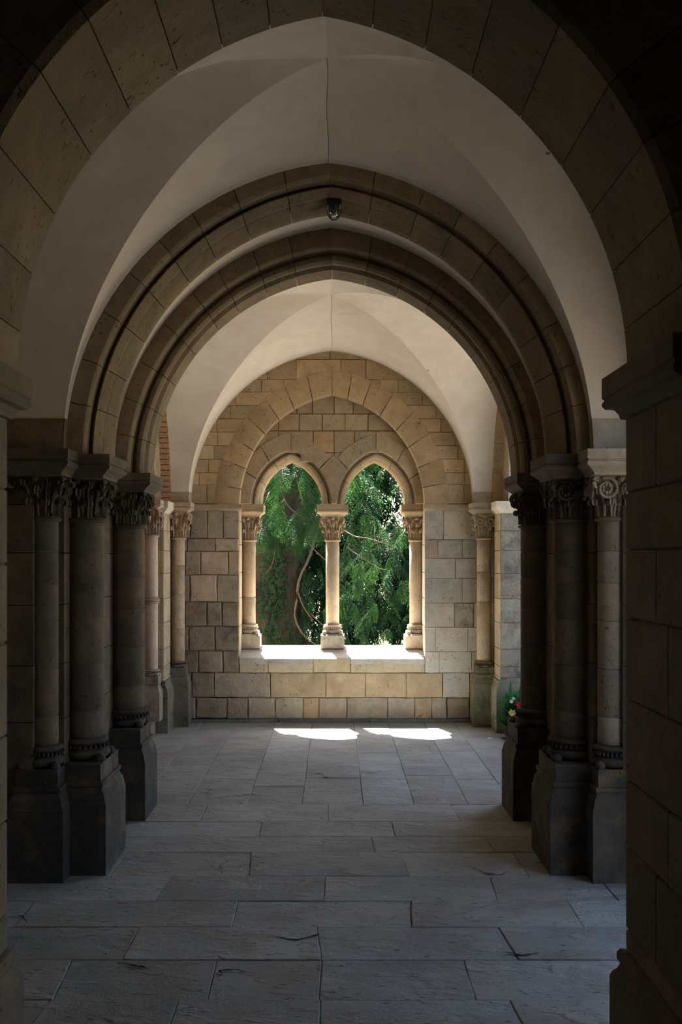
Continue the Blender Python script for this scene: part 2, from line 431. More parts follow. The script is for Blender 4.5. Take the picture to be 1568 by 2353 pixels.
course(1652, 1664, [372, 640, 850, 1160], (.20, .20, .155, .6), .6)
course(1512, 1546, [550, 616, 720, 806, 977], (.50, .41, .27, .25), .4)
P2 = (.52, .47, .385, .12); P3 = (.46, .43, .355, .2)
course(1170, 1240, [977, 1020, 1095, 1160], P2, .1, {0: ((.42, .38, .32, .5), .5), 1: (PALE, 0)})
course(1240, 1283, [977, 1007, 1063, 1160], P3, .1, {0: (PK, .3)}); course(1283, 1329, [977, 1047, 1095, 1160], P3, .1); course(1329, 1385, [977, 1063, 1160], P3, .1)
course(1385, 1441, [977, 1045, 1090, 1160], PALE, 0, {1: ((.42, .36, .28, .9), .6)}); course(1441, 1497, [977, 1001, 1076, 1160], PALE, 0); course(1497, 1546, [977, 1010, 1085, 1160], PALE, 0)
# courses above the impost, cut to the ring
ys = [1158, 1114, 1086, 1055, 1024, 993, 962, 932, 901, 872, 826, 800, 770]
for r, (yb, yt) in enumerate(zip(ys[:-1], ys[1:])):
    z0, z1 = pz(yb), pz(yt)
    if z0 < 3.28:
        for sd in (-1, 1):
            zz = [z0+(z1-z0)*k/4 for k in range(5)]
            inn = [(-.02+sd*BIG.half(z, .11), z) for z in zz]
            xo = -.02+sd*min(1.62, 1.42*math.sqrt(max(.02, 1-((z0-ZS)/1.56)**2))+.12)
            mid = abs(xo-inn[0][0])
            cuts = [xo]
            if mid > .34: cuts.append(xo+(inn[0][0]-xo)*random.uniform(.42, .62))
            if mid > .75: cuts.append(xo+(inn[0][0]-xo)*.8)
            for k, c0 in enumerate(cuts):
                if k+1 < len(cuts): poly = [(c0, z0), (cuts[k+1], z0), (cuts[k+1], z1), (c0, z1)]
                else: poly = [(c0, z0)]+inn+[(c0, z1)]
                wstone(poly, WARM if r % 3 else (.42, .325, .20, .2), .05)
    else:
        xs = [430+random.uniform(-15, 15)+85*k for k in range(9)]
        for a, b in zip(xs[:-1], xs[1:]): wstone([(px(a), z0), (px(b), z0), (px(b), z1), (px(a), z1)], WARM, .1)
ringp = [(0, WY+.17), (0, WY+.0), (.01, WY-.008), (.23, WY-.008), (.24, WY+.0), (.24, WY+.17)]
BIG.ring('voussoir', ringp, {-1: [0, .10, .235, .36, .49, .62, .74, .87, 1], 1: [0, .11, .24, .385, .52, .66, .79, .895, 1]}, wall, WARM, seg=4, jw=.15, gap=.0035)
# string course
for xa, xb in ((372, 556), (974, 1160)):
    sc = MB(); a, b = px(xa), px(xb)
    prof = [(0, 2.045), (.02, 2.05), (.035, 2.065), (.038, 2.075), (.038, ZS), (0, ZS)]
    V = [(x, WY-w, z) for x in (a, b) for w, z in prof]; n = len(prof)
    sc.add(V, [(i, (i+1) % n, n+(i+1) % n, n+i) for i in range(n)]+[tuple(range(n))[::-1], tuple(range(n, 2*n))])
    sc.build('string_course', M_carve, wall, color=vary(TAN))

# ---- twin window: sill, jambs, tympanum, pointed lights
win = thing('window_1', (-.02, WY+.3, .62), 'twin pointed window opening under a blind tympanum in the end wall', 'window', kind='structure')
sl = [(xw0+.0, 616), (616, 0)]
zt = .703
for a, b in ((550, 616), (616, 720), (720, 806), (806, 977)):
    xa, xb = px(a)+.002, px(b)-.002
    V = []
    for x in (xa, xb): V += [(x, WY-.004, sill-.06), (x, WY-.004, sill-.008), (x, WY+.006, sill), (x, WY+.32, zt), (x, WY+.64, zt-.01), (x, WY+.64, sill-.06)]
    obj('sill_stone', V, [(i, (i+1) % 6, 6+(i+1) % 6, 6+i) for i in range(6)]+[(5, 4, 3, 2, 1, 0), (6, 7, 8, 9, 10, 11)], M_stone, win, color=vary((.50, .46, .40, .1), .05))
for sd, xj in ((-1, xw0), (1, xw1)):
    zj = sill+.01
    for z1 in (.93, 1.2, 1.45, 1.72, 1.95, ZS):
        MJ = lambda u, v, w: (xj-sd*w, u, v)
        stone('jamb_stone', [(WY+.004, zj), (WY+.61, zj), (WY+.61, z1), (WY+.004, z1)], MJ, -.04, .002, win, vary(PALE if sd > 0 else (.45, .37, .27, .2)), gap=.002, bev=.004)
        zj = z1
TY = WY+.125
LA = Arch(-.4245, .3065, .437, 2.12, XZ); RA = Arch(.4095, .3005, .437, 2.12, XZ)
mould = [(0, WY+.55), (0, WY+.27), (.006, WY+.25), (.020, WY+.235), (.014, WY+.21), (.014, WY+.185), (.026, WY+.165), (.045, WY+.158), (.062, WY+.168), (.068, WY+.185), (.088, WY+.16), (.088, WY+.55)]
back = MB()
for A in (LA, RA):
    for sd in (-1, 1):
        V, Fc = A.sweep([(.07, TY+.04), (.36, TY+.04), (.36, WY+.5), (.07, WY+.5)], sd, 0, 1, 10)
        if A is LA and sd > 0: V = [(min(x, -.012), y, z) for x, y, z in V]
        if A is RA and sd < 0: V = [(max(x, -.012), y, z) for x, y, z in V]
        back.add(V, Fc)
back.box(-.95, .95, TY+.03, WY+.5, 2.62, 3.3)
back.build('mortar_backing', M_mortar, win)
for A in (LA, RA):
    A.ring('arch_moulding', mould, [0, .36, .72, 1], win, (.36, .28, .185, .35), seg=6)
MT = lambda u, v, w: (u, TY-w, v)
def tstone(poly, col=TAN, pr=0.):
    stone('tympanum_stone', poly, MT, -.05, pr+random.uniform(0, .003), win, vary(col, .12, .3), gap=.003, bev=.004, split=2, jit=.001)
def ringpoly(A, sd, r0, r1, t0, t1, n=5):
    return [A.pt(sd, r0, t0+(t1-t0)*k/n) for k in range(n+1)]+[A.pt(sd, r1, t1+(t0-t1)*k/n) for k in range(n+1)]
for A, so in ((LA, -1), (RA, 1)):
    for t0, t1 in ((0, .36), (.36, .66), (.66, 1)): tstone(ringpoly(A, so, .086, .26, t0, t1), pr=.008)
    for t0, t1 in ((.52, 1),): tstone(ringpoly(A, -so, .086, .245, t0, t1), pr=.008)
cs = [LA.pt(1, .086, .52*k/6) for k in range(7)]; cs2 = [RA.pt(-1, .086, .52*k/6) for k in range(7)]
tl, tr_ = LA.pt(1, .245, .52), RA.pt(-1, .245, .52)
if cs[0][0] > cs2[0][0]-.004:
    m_ = (cs[0][0]+cs2[0][0])/2; cs = [(min(p[0], m_-.004), p[1]) for p in cs]; cs2 = [(max(p[0], m_+.004), p[1]) for p in cs2]
mx_ = (cs[0][0]+cs2[0][0])/2
tstone(cs+[(mx_, max(tl[1], tr_[1])+.03)]+cs2[::-1], (.37, .29, .19, .3), pr=.008)
for y0, y1, xs in ((1040, 990, [540, 640, 720, 768, 815, 870, 990]), (990, 951, [600, 640, 688, 741, 793, 846, 910, 950]), (951, 905, [640, 682, 718, 768, 812, 850, 900]), (905, 880, [640, 768, 900]), (1062, 1040, [690, 722, 768, 820])):
    for a, b in zip(xs[:-1], xs[1:]):
        s2 = (TY)/F; f_ = lambda x: (x-VX)*s2; h_ = lambda y: EYE-(y-VY)*s2
        tstone([(f_(a), h_(y0)), (f_(b), h_(y0)), (f_(b), h_(y1)), (f_(a), h_(y1))], (.40, .27, .15, .3) if (a == 720 and y0 == 1040) else TAN, pr=-.002)

# ---- vaults
def Fn(u, a, h):
    R = (a*a+h*h)/(2*a); c = R-a
    return math.sqrt(max(0, R*R-(abs(u)*a+c)**2))
def vault(name, xc, a, ya, yb, xl, xr, y0, y1, h, dome, label, sph, spc):
    yc, b = (ya+yb)/2, (yb-ya)/2; root = thing(name, (xc, yc, ZS), label, 'vault', kind='structure')
    NV, NW = 26, 26
    def z(u, v): 
        uu, vv = min(abs(u), 1), min(abs(v), 1)
        return ZS+Fn(min(uu, vv), a, h)+dome*(1-uu*uu)*(1-vv*vv)
    for ax in (0, 1):
        for sd in (-1, 1):
            V = []; Fc = []
            rowsv = [math.sin(PI/2*k/NV) for k in range(NV+1)]
            ext = (yb if sd > 0 else ya) if ax == 0 else (xc+sd*a)
            lim = (y1 if sd > 0 else y0) if ax == 0 else (xr if sd > 0 else xl)
            for k, t in enumerate(rowsv+[2]):
                for j in range(-NW, NW+1):
                    w = math.sin(PI/2*j/NW); m_, l_ = (sd*min(t, 1), w*min(t, 1))
                    u, v = (l_, m_) if ax == 0 else (m_, l_)
                    X, Y = xc+u*a, yc+v*b
                    if t == 2:
                        if ax == 0: Y = lim
                        else: X = lim
                    V.append((X, Y, z(u, v)))
            n = 2*NW+1
            for k in range(len(rowsv)):
                for j in range(n-1): p = k*n+j; Fc.append((p, p+1, p+1+n, p+n))
            obj('vault_web', V, Fc, M_plaster, root, smooth=7)
    for sd in (-1, 1):
        for part in (0, 1):
            V = []; n = 7
            for k in range(n+1):
                hz = sph*k/n; R = (a*a+h*h)/(2*a); u = (math.sqrt(max(0, R*R-hz*hz))-(R-a))/a
                if part == 0: V += [(xc+sd*a*u, yc+b*u-.004, ZS+hz), (xr if sd > 0 else xl, yc+b*u-.004, ZS+hz)]
                else: V += [(xc+sd*(a*u-.004), yc+b*u-.004, ZS+hz), (xc+sd*(a*u-.004), y1, ZS+hz)]
            m = len(V); V += [(x+(sd*.02 if part else 0), y+(0 if part else .02), z_) for x, y, z_ in V]
            Fc = [(2*k, 2*k+1, 2*k+3, 2*k+2) for k in range(n)]+[(2*n, 2*n+1, m+2*n+1, m+2*n)]
            obj('springer', V, Fc, M_stone, root, color=vary(spc[0 if sd < 0 else 1], .05))
    cj = MB()
    pts = [(xc+.004*math.sin(9*t), yc+b*t+.0, z(0, min(t, 1))+.0005) for t in [q/30*((y1-yc)/b) for q in range(31)]]
    cj.tube(pts, .0022, 4); cj.build('crown_joint', M_joint, root)
    return root
BX = -.023
v2 = vault('ceiling', BX, 1.357, 6.95, 9.88, BX-1.53, BX+1.53, 6.6, WY+.03, 1.48, .125, 'pale plastered groin vault over the far bay before the end wall', .11, ((.40, .32, .22, .4), (.46, .38, .27, .3)))
v1 = vault('ceiling', -.03, 1.31, 3.61, 5.15, -1.85, 1.56, 2.7, 5.24, 1.455, .13, 'dim plastered groin vault over the bay nearer than the moulded arches', .175, ((.24, .17, .105, .4), (.42, .40, .345, .3)))
MA = Arch(-.022, 1.145, 1.31, ZS, XZ)
st = MB()
for sd in (-1, 1): st.add(*MA.sweep([(.18, 5.5), (.18, 6.45), (.26, 6.45), (.26, 5.5)], sd, 0, 1, 30))
tag(st.build('ceiling', M_plaster, smooth=40), 'plaster strip between the two moulded arches', 'vault', kind='structure')
vc = MB(); CA = Arch(-.03, 1.45, 1.5, ZS, XZ)
for sd in (-1, 1): vc.add(*CA.sweep([(0, -3.2), (0, 2.45), (.2, 2.45), (.2, -3.2)], sd, 0, 1, 14))
tag(vc.build('ceiling', M_plaster, smooth=40), 'plaster barrel over the walk in front of the nearest arch', 'vault', kind='structure')
rf = MB().box(-2.7, 2.7, -3.3, 10.75, 4.25, 4.45)  # unseen slab, added to keep light from entering above the vaults
rf.box(-2.7, 2.7, 10.75, 11.3, 4.25, 4.45)
tag(rf.build('roof_blocker', M_blocker), 'unseen slab added over the vaults to block light from above', 'roof_blocker', kind='structure')

# ---- side walls (far bay arches; brick ring on the one side)
def side_wall(sd, name, label):
    xf = (BX+sd*1.53); x1 = sd*2.08; xm = xf+sd*.08
    core = MB()
    for y0, y1 in ((9.52, 10.7), (4.96, 7.32 if sd < 0 else 6.92), (-3.2, 3.72)):
        core.box(min(xm, x1), max(xm, x1), y0, y1, -.3, 4.25)
    if sd < 0: core.box(-2.08, -1.75, 3.6, 5.1, -.3, 4.25)
    for yc, b2, h2 in ([(8.42, 1.10, 1.23)] if sd < 0 else [(8.2, 1.3, 1.3), (4.34, .62, .70)]):
        A = Arch(yc, b2, h2, ZS, YZ)
        for s2 in (-1, 1): core.add(*A.sweep([(0.012, xm+sd*.012), (.7, xm+sd*.012), (.7, x1), (0.012, x1)], s2, 0, 1, 14))
    for yc, b in ((8.415, 1.44), (4.38, .765))[:1 if sd < 0 else 2]:
        A = Arch(yc, b, 1.47, ZS, YZ)
        for s2 in (-1, 1): core.add(*A.sweep([(.03, xf+sd*.01), (.5, xf+sd*.01), (.5, xm+sd*.02), (.03, xm+sd*.02)], s2, 0, 1, 14))
    core.box(min(xf+sd*.05, x1), max(xf+sd*.05, x1), -3.2, 10.7, 3.6, 4.25)
    o = core.build(name, M_stone, color=(.33, .265, .185, .4))
    return tag(o, label, 'wall', kind='structure')
wl_ = side_wall(-1, 'wall_left', 'blind side wall with a brick wall-arch over the far bay')
wr_ = side_wall(1, 'wall_right', 'arcaded side wall open to the courtyard')
A2 = {-1: [Arch(8.42, 1.10, 1.23, ZS, YZ)], 1: [Arch(8.2, 1.3, 1.3, ZS, YZ), Arch(4.34, .62, .70, ZS, YZ)]}
A1 = [Arch(8.415, 1.44, 1.47, ZS, YZ), Arch(4.38, .765, 1.47, ZS, YZ)]
for sd, w_ in ((-1, wl_), (1, wr_)):
    xf = BX+sd*1.53; xm = xf+sd*.08; x1 = sd*2.1
    for k in (0, 1)[:1 if sd < 0 else 2]:
        A2[sd][k].ring('voussoir', [(0, xm), (.2, xm), (.2, x1), (0, x1)], joints(7 if k == 0 else 5), w_, TAN if sd < 0 else (.42, .38, .31, .5), seg=3)
        if not (sd < 0 and k == 0):
            A1[k].ring('voussoir', [(0, xf-sd*.01), (.22, xf-sd*.01), (.22, xm), (0, xm)], joints(8), w_, WARM, seg=3)
bk = MB(); nb = 44
for s2 in (-1, 1):
    for k in range(nb):
        e = .06/nb
        V, Fc = A1[0].sweep([(random.uniform(-.004, .004), BX-1.52+random.uniform(-.003, .003)), (.22, BX-1.52), (.22, BX-1.612), (random.uniform(-.004, .004), BX-1.612)], s2, k/nb+e, (k+1)/nb-e, 1)
        bk.add(V, Fc)
bk.build('brick_arch', M_brick, wl_, kind='stuff')
# blind back of the left side
bl = MB().box(-2.35, -2.06, -3.2, 10.7, -.3, 4.25)
bl.box(-2.1, -1.62, 7.2, 9.5, -.3, .143)
bl.build('blind_panel', M_stone, wl_, color=(.34, .25, .18, .5))
# low parapets of the right side
pp = MB()
for y0, y1, h in ((6.8, 9.53, .40), (3.65, 5.1, .05)): pp.box(1.76, 2.08, y0, y1, -.3, h)
pp.build('parapet', M_stone, wr_, color=(.35, .31, .25, .4))
# jamb piers of the far bay, stone by stone: face towards the walk and face towards the near side
for sd, w_, xface, yj in ((-1, wl_, -1.548, 9.49), (1, wr_, 1.515, 9.51)):
    MJ1 = lambda u, v, w: (xface-sd*w, u, v); MJ2 = lambda u, v, w: (u, yj-w, v)
    z = .0; zz = [.0, .33, .50, .60, .76, 1.0, 1.22, 1.45, 1.66, 1.84, 2.02]
    MB().box(min(xface+sd*.012, sd*2.08), max(xface+sd*.012, sd*2.08), yj+.012, 9.88, 0, 2.03).build('jamb_core', M_mortar, w_)
    for i, (z0, z1) in enumerate(zip(zz[:-1], zz[1:])):
        c = (.42, .35, .26, .35) if sd < 0 else (.47, .37, .24, .3)
        stone('stone_block', [(yj, z0), (9.85, z0), (9.85, z1), (yj, z1)], MJ1, -.03, .002, w_, vary(c), gap=.002, bev=.004)
        cut = xface+sd*random.uniform(.2, .3); c2 = (.27, .25, .20, .9) if sd > 0 else TAN
        for a, b in ((xface, cut), (cut, sd*2.05)):
            stone('stone_block', [(min(a, b), z0), (max(a, b), z0), (max(a, b), z1), (min(a, b), z1)], MJ2, -.03, random.uniform(0, .004), w_, vary(c2, .14), gap=.002, bev=.006, split=2, jit=.002)
    q = MB(); cx_, hx_ = (xface+sd*2.05)/2, abs(sd*2.05-xface)/2; cy_, hy_ = (yj+9.87)/2, (9.87-yj)/2
    q.loft([(cx_, cy_, hx_+.04, hy_+.03, 0), (cx_, cy_, hx_+.04, hy_+.03, .36), (cx_, cy_, hx_+.03, hy_+.022, .40), (cx_, cy_, hx_+.012, hy_+.01, .44), (cx_, cy_, hx_+.015, hy_+.012, .47), (cx_, cy_, hx_+.004, hy_+.004, .475)])
    q.build('pier_base', M_stone, w_, color=(.22, .205, .14, .9))
    q = MB(); q.loft([(cx_, cy_, hx_+.004, hy_+.004, 2.0), (cx_, cy_, hx_+.02, hy_+.02, 2.02), (cx_, cy_, hx_+.04, hy_+.04, 2.045), (cx_, cy_, hx_+.045, hy_+.045, 2.06), (cx_, cy_, hx_+.045, hy_+.045, ZS)])
    q.build('impost', M_carve, w_, color=vary(PALE))

# ================================================================== COLUMNS
def leaf(mb, cx, cy_, ang, z0, zt_, rf, w0, curl, lift=.0):
    """carved leaf: grows up the bell (radius rf(z, angle)), lobed, curls out and over at its tip"""
    n, m = 15, 7; V = []; Fc = []; H = zt_-z0
    rt = rf(zt_, ang)
    for k in range(n):
        t = k/(n-1)
        wd = w0*(.62+.75*t if t < .55 else 1.03-1.05*(t-.55))*(1+.16*math.sin(k*2.1))
        for j in range(m):
            q = (j/(m-1)-.5)*2
            if t < .66: z = z0+H*t/.66; r = rf(z, ang)+.006+lift
            else:
                a = (t-.66)/.34*PI*1.35; z = zt_+curl*math.sin(a)-curl*.25*(a/PI)**2; r = rt+.006+lift+curl*.95*(1-math.cos(a))
            r += (.009 if j == 3 else 0)-(.008 if j in (2, 4) else 0)-.010*abs(q)**3
            V.append((cx+r*math.cos(ang)-q*wd*math.sin(ang), cy_+r*math.sin(ang)+q*wd*math.cos(ang), z-(.35*curl*abs(q)**2 if t > .6 else 0)))
    for k in range(n-1):
        for j in range(m-1): p = k*m+j; Fc.append((p, p+1, p+1+m, p+m))
    mb.add(V, Fc)
def spiral(mb, c, du, dv, R, turns=1.9, rad=.012, n=26, start=0., inward=.8):
    pts = []; rr = []
    for k in range(n):
        t = k/(n-1); a = start+turns*2*PI*t; r = R*(1-inward*t)
        pts.append((c[0]+du[0]*r*math.cos(a)+dv[0]*r*math.sin(a), c[1]+du[1]*r*math.cos(a)+dv[1]*r*math.sin(a), c[2]+du[2]*r*math.cos(a)+dv[2]*r*math.sin(a))); rr.append(rad*(1-.45*t))
    mb.tube(pts, rr, 6)
def capital(cx, cy_, z0, z1, r0, hx, hy=None, nl=8, style='leaf'):
    hy = hy or hx; mb = MB(); H = z1-z0; seg = 32; lev = 8; V = []; Fc = []
    def rf(z, a):
        t = max(0, min(1, (z-z0)/H)); e = t**2.4; ca, sa = abs(math.cos(a)), abs(math.sin(a))
        rs = 1/max(ca/(hx*.86), sa/(hy*.86)); rc = r0*(1+.22*e)
        return rc+(max(rc, min(rs, (hx+hy)/2*1.1))-rc)*e
    for k in range(lev+1):
        for i in range(seg):
            a = 2*PI*i/seg; r = rf(z0+H*k/lev, a); V.append((cx+r*math.cos(a), cy_+r*math.sin(a), z0+H*k/lev))
    for k in range(lev):
        for i in range(seg): a, b = k*seg+i, k*seg+(i+1) % seg; Fc.append((a, b, b+seg, a+seg))
    Fc.append(tuple(range(lev*seg, lev*seg+seg))); mb.add(V, Fc)
    wl0 = PI*r0/nl*.95
    for k in range(nl):
        a = 2*PI*(k+.5)/nl
        leaf(mb, cx, cy_, a, z0+.003, z0+H*.40, rf, wl0, H*.075, .004)
        leaf(mb, cx, cy_, a+PI/nl, z0+.003, z0+H*.68, rf, wl0*.95, H*.095, .0)
        if style != 'scroll': leaf(mb, cx, cy_, a, z0+H*.35, z0+H*.86, rf, wl0*.85, H*.07, .0)
    for sx in (-1, 1):
        for sy in (-1, 1):
            d = (sx*.72, sy*.72, 0); c = (cx+sx*hx*.80, cy_+sy*hy*.80, z1-H*.17)
            spiral(mb, c, (-d[0], -d[1], 0), (0, 0, 1), H*.17, 1.8, H*.05, start=-.4)
            aa = math.atan2(sy*hy, sx*hx); pts = []
            for t in (.1, .3, .5, .7, .86): rr_ = rf(z0+H*t, aa)+.012; pts.append((cx+rr_*math.cos(aa), cy_+rr_*math.sin(aa), z0+H*t))
            mb.tube(pts, [H*.03, H*.036, H*.04, H*.045, H*.04], 6)
    for k in range(4):
        a = PI/2*k; rr_ = rf(z1, a)
        mb.blob((cx+rr_*math.cos(a), cy_+rr_*math.sin(a), z1-H*.07), H*.10, H*.10, H*.085, 7, 5)
    if style == 'scroll':
        for (dx, dy) in ((0, -1), (-1, 0), (1, 0)):
            tx = (1, 0, 0) if dy else (0, 1, 0); hh = hx if dy else hy; ho = hy if dy else hx
            for s2 in (-1, 1):
                c = (cx+dx*ho*.86+tx[0]*s2*hh*.46, cy_+dy*ho*.86+tx[1]*s2*hh*.46, z1-H*.32)
                spiral(mb, c, (tx[0]*s2, tx[1]*s2, 0), (0, 0, 1), H*.28, 1.6, H*.042, start=1.2, inward=.7)
                for q in range(7):
                    aa = 2*PI*q/7; mb.blob((c[0]+tx[0]*H*.10*math.cos(aa), c[1]+tx[1]*H*.10*math.cos(aa), c[2]+H*.10*math.sin(aa)), H*.035, H*.035, H*.05, 6, 4)
    return mb
def base_mesh(cx, cy_, z0, z1, r, ro, sq, dent=30):
    H = z1-z0; mb = MB()
    prof = [(ro, z0)]
    for k in range(9): a = -PI/2+PI*k/8; prof.append((ro-.02*H/.1+H*.24*math.cos(a)-H*.05, z0+H*.24+H*.24*math.sin(a)))
    prof += [(r+.018, z0+H*.50), (r+.010, z0+H*.56), (r+.008, z0+H*.66), (r+.014, z0+H*.72)]
    for k in range(7): a = -PI/2+PI*k/6; prof.append((r+.012+H*.12*math.cos(a), z0+H*.85+H*.12*math.sin(a)))
    prof += [(r+.006, z0+H*.98), (r, z1)]
    mb.lathe(prof, cx, cy_, 32)
    for k in range(dent):
        a = 2*PI*k/dent; ca, sa = math.cos(a), math.sin(a); rr = r+.016
        t = .32*PI*rr/dent*2; V = []
        for dr in (-.010, .012):
            for dt in (-t/2, t/2):
                for zz in (z0+H*.54, z0+H*.70): V.append((cx+(rr+dr)*ca-dt*sa, cy_+(rr+dr)*sa+dt*ca, zz))
        mb.add(V, [(0, 1, 3, 2), (4, 6, 7, 5), (0, 4, 5, 1), (2, 3, 7, 6), (1, 5, 7, 3)])
    for sx in (-1, 1):
        for sy in (-1, 1): mb.blob((cx+sx*sq*.82, cy_+sy*sq*.82, z0+H*.10), sq*.24, sq*.24, H*.26, 7, 4)
    return mb
def column(name, label, cx, cy_, r, dr, plinth, zb, zcap, habx, haby, zab, ztop, cols, style='leaf', group=None, ring=None, wear=.3, nl=8, rise=0., capflare=.92, adx=0., ady=0.):
    """plinth: list of (hx, hy, z); zb: base z0, z1; dr: drum joints; zab: abacus bottom."""
    t = thing(name, (cx, cy_, rise), label, 'column', group, 'thing')
    cs_, cc, cb = cols
    pl = MB(); pl.loft([(cx, cy_, a, b, z) for a, b, z in plinth]); pl.build('plinth', M_stone, t, color=vary(cb, .08))
    hx0 = min(plinth[-1][0], plinth[-1][1])
    base_mesh(cx, cy_, zb[0], zb[1], r, min(hx0, r*1.35), hx0).build('base', M_carve, t, color=vary(cb, .05), smooth=50)
    for z0, z1 in zip(dr[:-1], dr[1:]):
        g = .0025
        MB().lathe([(r-.004, z0+g*.4), (r, z0+g+.002), (r, z1-g-.002), (r-.004, z1-g*.4)], cx, cy_, 32).build('drum', M_stone, t, color=vary(cs_, .10), smooth=50)
    MB().lathe([(r-.005, dr[0]-.004), (r-.005, dr[-1]+.01)], cx, cy_, 24).build('joint_mortar', M_mortar, t, smooth=60)
    n_ = MB(); zc = zcap[0]; n_.lathe([(r, zc-.022), (r+.010, zc-.020), (r+.016, zc-.011), (r+.010, zc-.002), (r, zc)], cx, cy_, 32); n_.build('necking', M_carve, t, color=vary(cc, .05), smooth=60)
    if ring:
        n_ = MB(); n_.lathe([(r, ring-.03), (r+.012, ring-.028), (r+.012, ring-.015), (r+.004, ring-.012), (r+.016, ring-.006), (r+.020, ring+.004), (r+.014, ring+.014), (r+.004, ring+.018), (r+.008, ring+.026), (r, ring+.03)], cx, cy_, 32)
        n_.build('shaft_ring', M_carve, t, color=vary(cc, .05), smooth=50)
    capital(cx, cy_, zcap[0], zcap[1], r*.98, habx*capflare-.01, haby*capflare-.01, nl, style).build('capital', M_carve, t, color=vary(cc, .05), smooth=40)
    h = ztop-zab; ab = MB(); ax, ay = cx+adx, cy_+ady
    ab.loft([(ax, ay, habx-.045, haby-.045, zab-.004), (ax, ay, habx-.04, haby-.04, zab+h*.08), (ax, ay, habx-.022, haby-.022, zab+h*.22), (ax, ay, habx-.006, haby-.006, zab+h*.32), (ax, ay, habx, haby, zab+h*.40),
             (ax, ay, habx, haby, zab+h*.50), (ax, ay, habx-.007, haby-.007, zab+h*.53), (ax, ay, habx-.007, haby-.007, zab+h*.57), (ax, ay, habx, haby, zab+h*.60), (ax, ay, habx, haby, ztop)])
    ab.build('abacus', M_carve, t, color=vary(cc, .05))
    return t
# three window columns
for lab, cx, cc in (('slim window column beside the darker stone jamb, in front of the ivied trunk', -.853, (.46, .35, .23, .2)),
                    ('slim window column standing free between the two pointed lights', -.015, (.47, .37, .25, .2)),
                    ('slim window column beside the pale stone jamb', .823, (.48, .39, .28, .2))):
    column('window_column', lab, cx, 10.46, .067, [.93, 1.20, 1.77] if cx < -.5 else [.93, 1.77], [(.118, .118, .694), (.118, .118, .82), (.10, .10, .835)], (.835, .93), (1.775, 2.0), .155, .155, 2.0, 2.12,
           (cc, (.42, .32, .205, .25), (.45, .39, .30, .5)), group=None, capflare=.80)
# two corner columns of the far bay and the shaft in the left side arch
cp = [(.115, .115, 0), (.115, .115, .40), (.112, .112, .405), (.100, .100, .44), (.090, .090, .465), (.096, .096, .475), (.096, .096, .49), (.085, .085, .495), (.085, .085, .555)]
column('corner_column', 'corner column with a mottled pinkish shaft by the dark rough stone of the end wall', -1.487, 9.94, .066, [.61, .92, 1.25, 1.52, 1.78], cp, (.555, .615), (1.785, 2.02), .14, .14, 2.015, 2.117,
       ((.43, .33, .24, .45), (.44, .33, .22, .3), (.17, .15, .115, .8)))
column('corner_column', 'corner column with a smooth pale shaft by the pale ashlar of the end wall', 1.428, 9.94, .068, [.61, 1.18, 1.46, 1.78], cp, (.555, .615), (1.785, 2.0), .135, .14, 2.0, ZS,
       ((.50, .42, .30, .15), (.40, .33, .23, .3), (.20, .195, .115, .85)), style='scroll', capflare=.86)
column('side_column', 'smooth rosy shaft with a ring at mid-height in the brick side arch', -1.635, 9.33, .060, [.60, 1.2, 1.79], [(.09, .09, .143), (.09, .09, .40), (.082, .082, .42), (.07, .07, .46), (.078, .078, .47), (.078, .078, .54)], (.54, .60), (1.80, 2.02), .10, .10, 2.02, ZS,
       ((.52, .41, .34, .05), (.42, .32, .25, .5), (.36, .30, .24, .8)), ring=1.215)
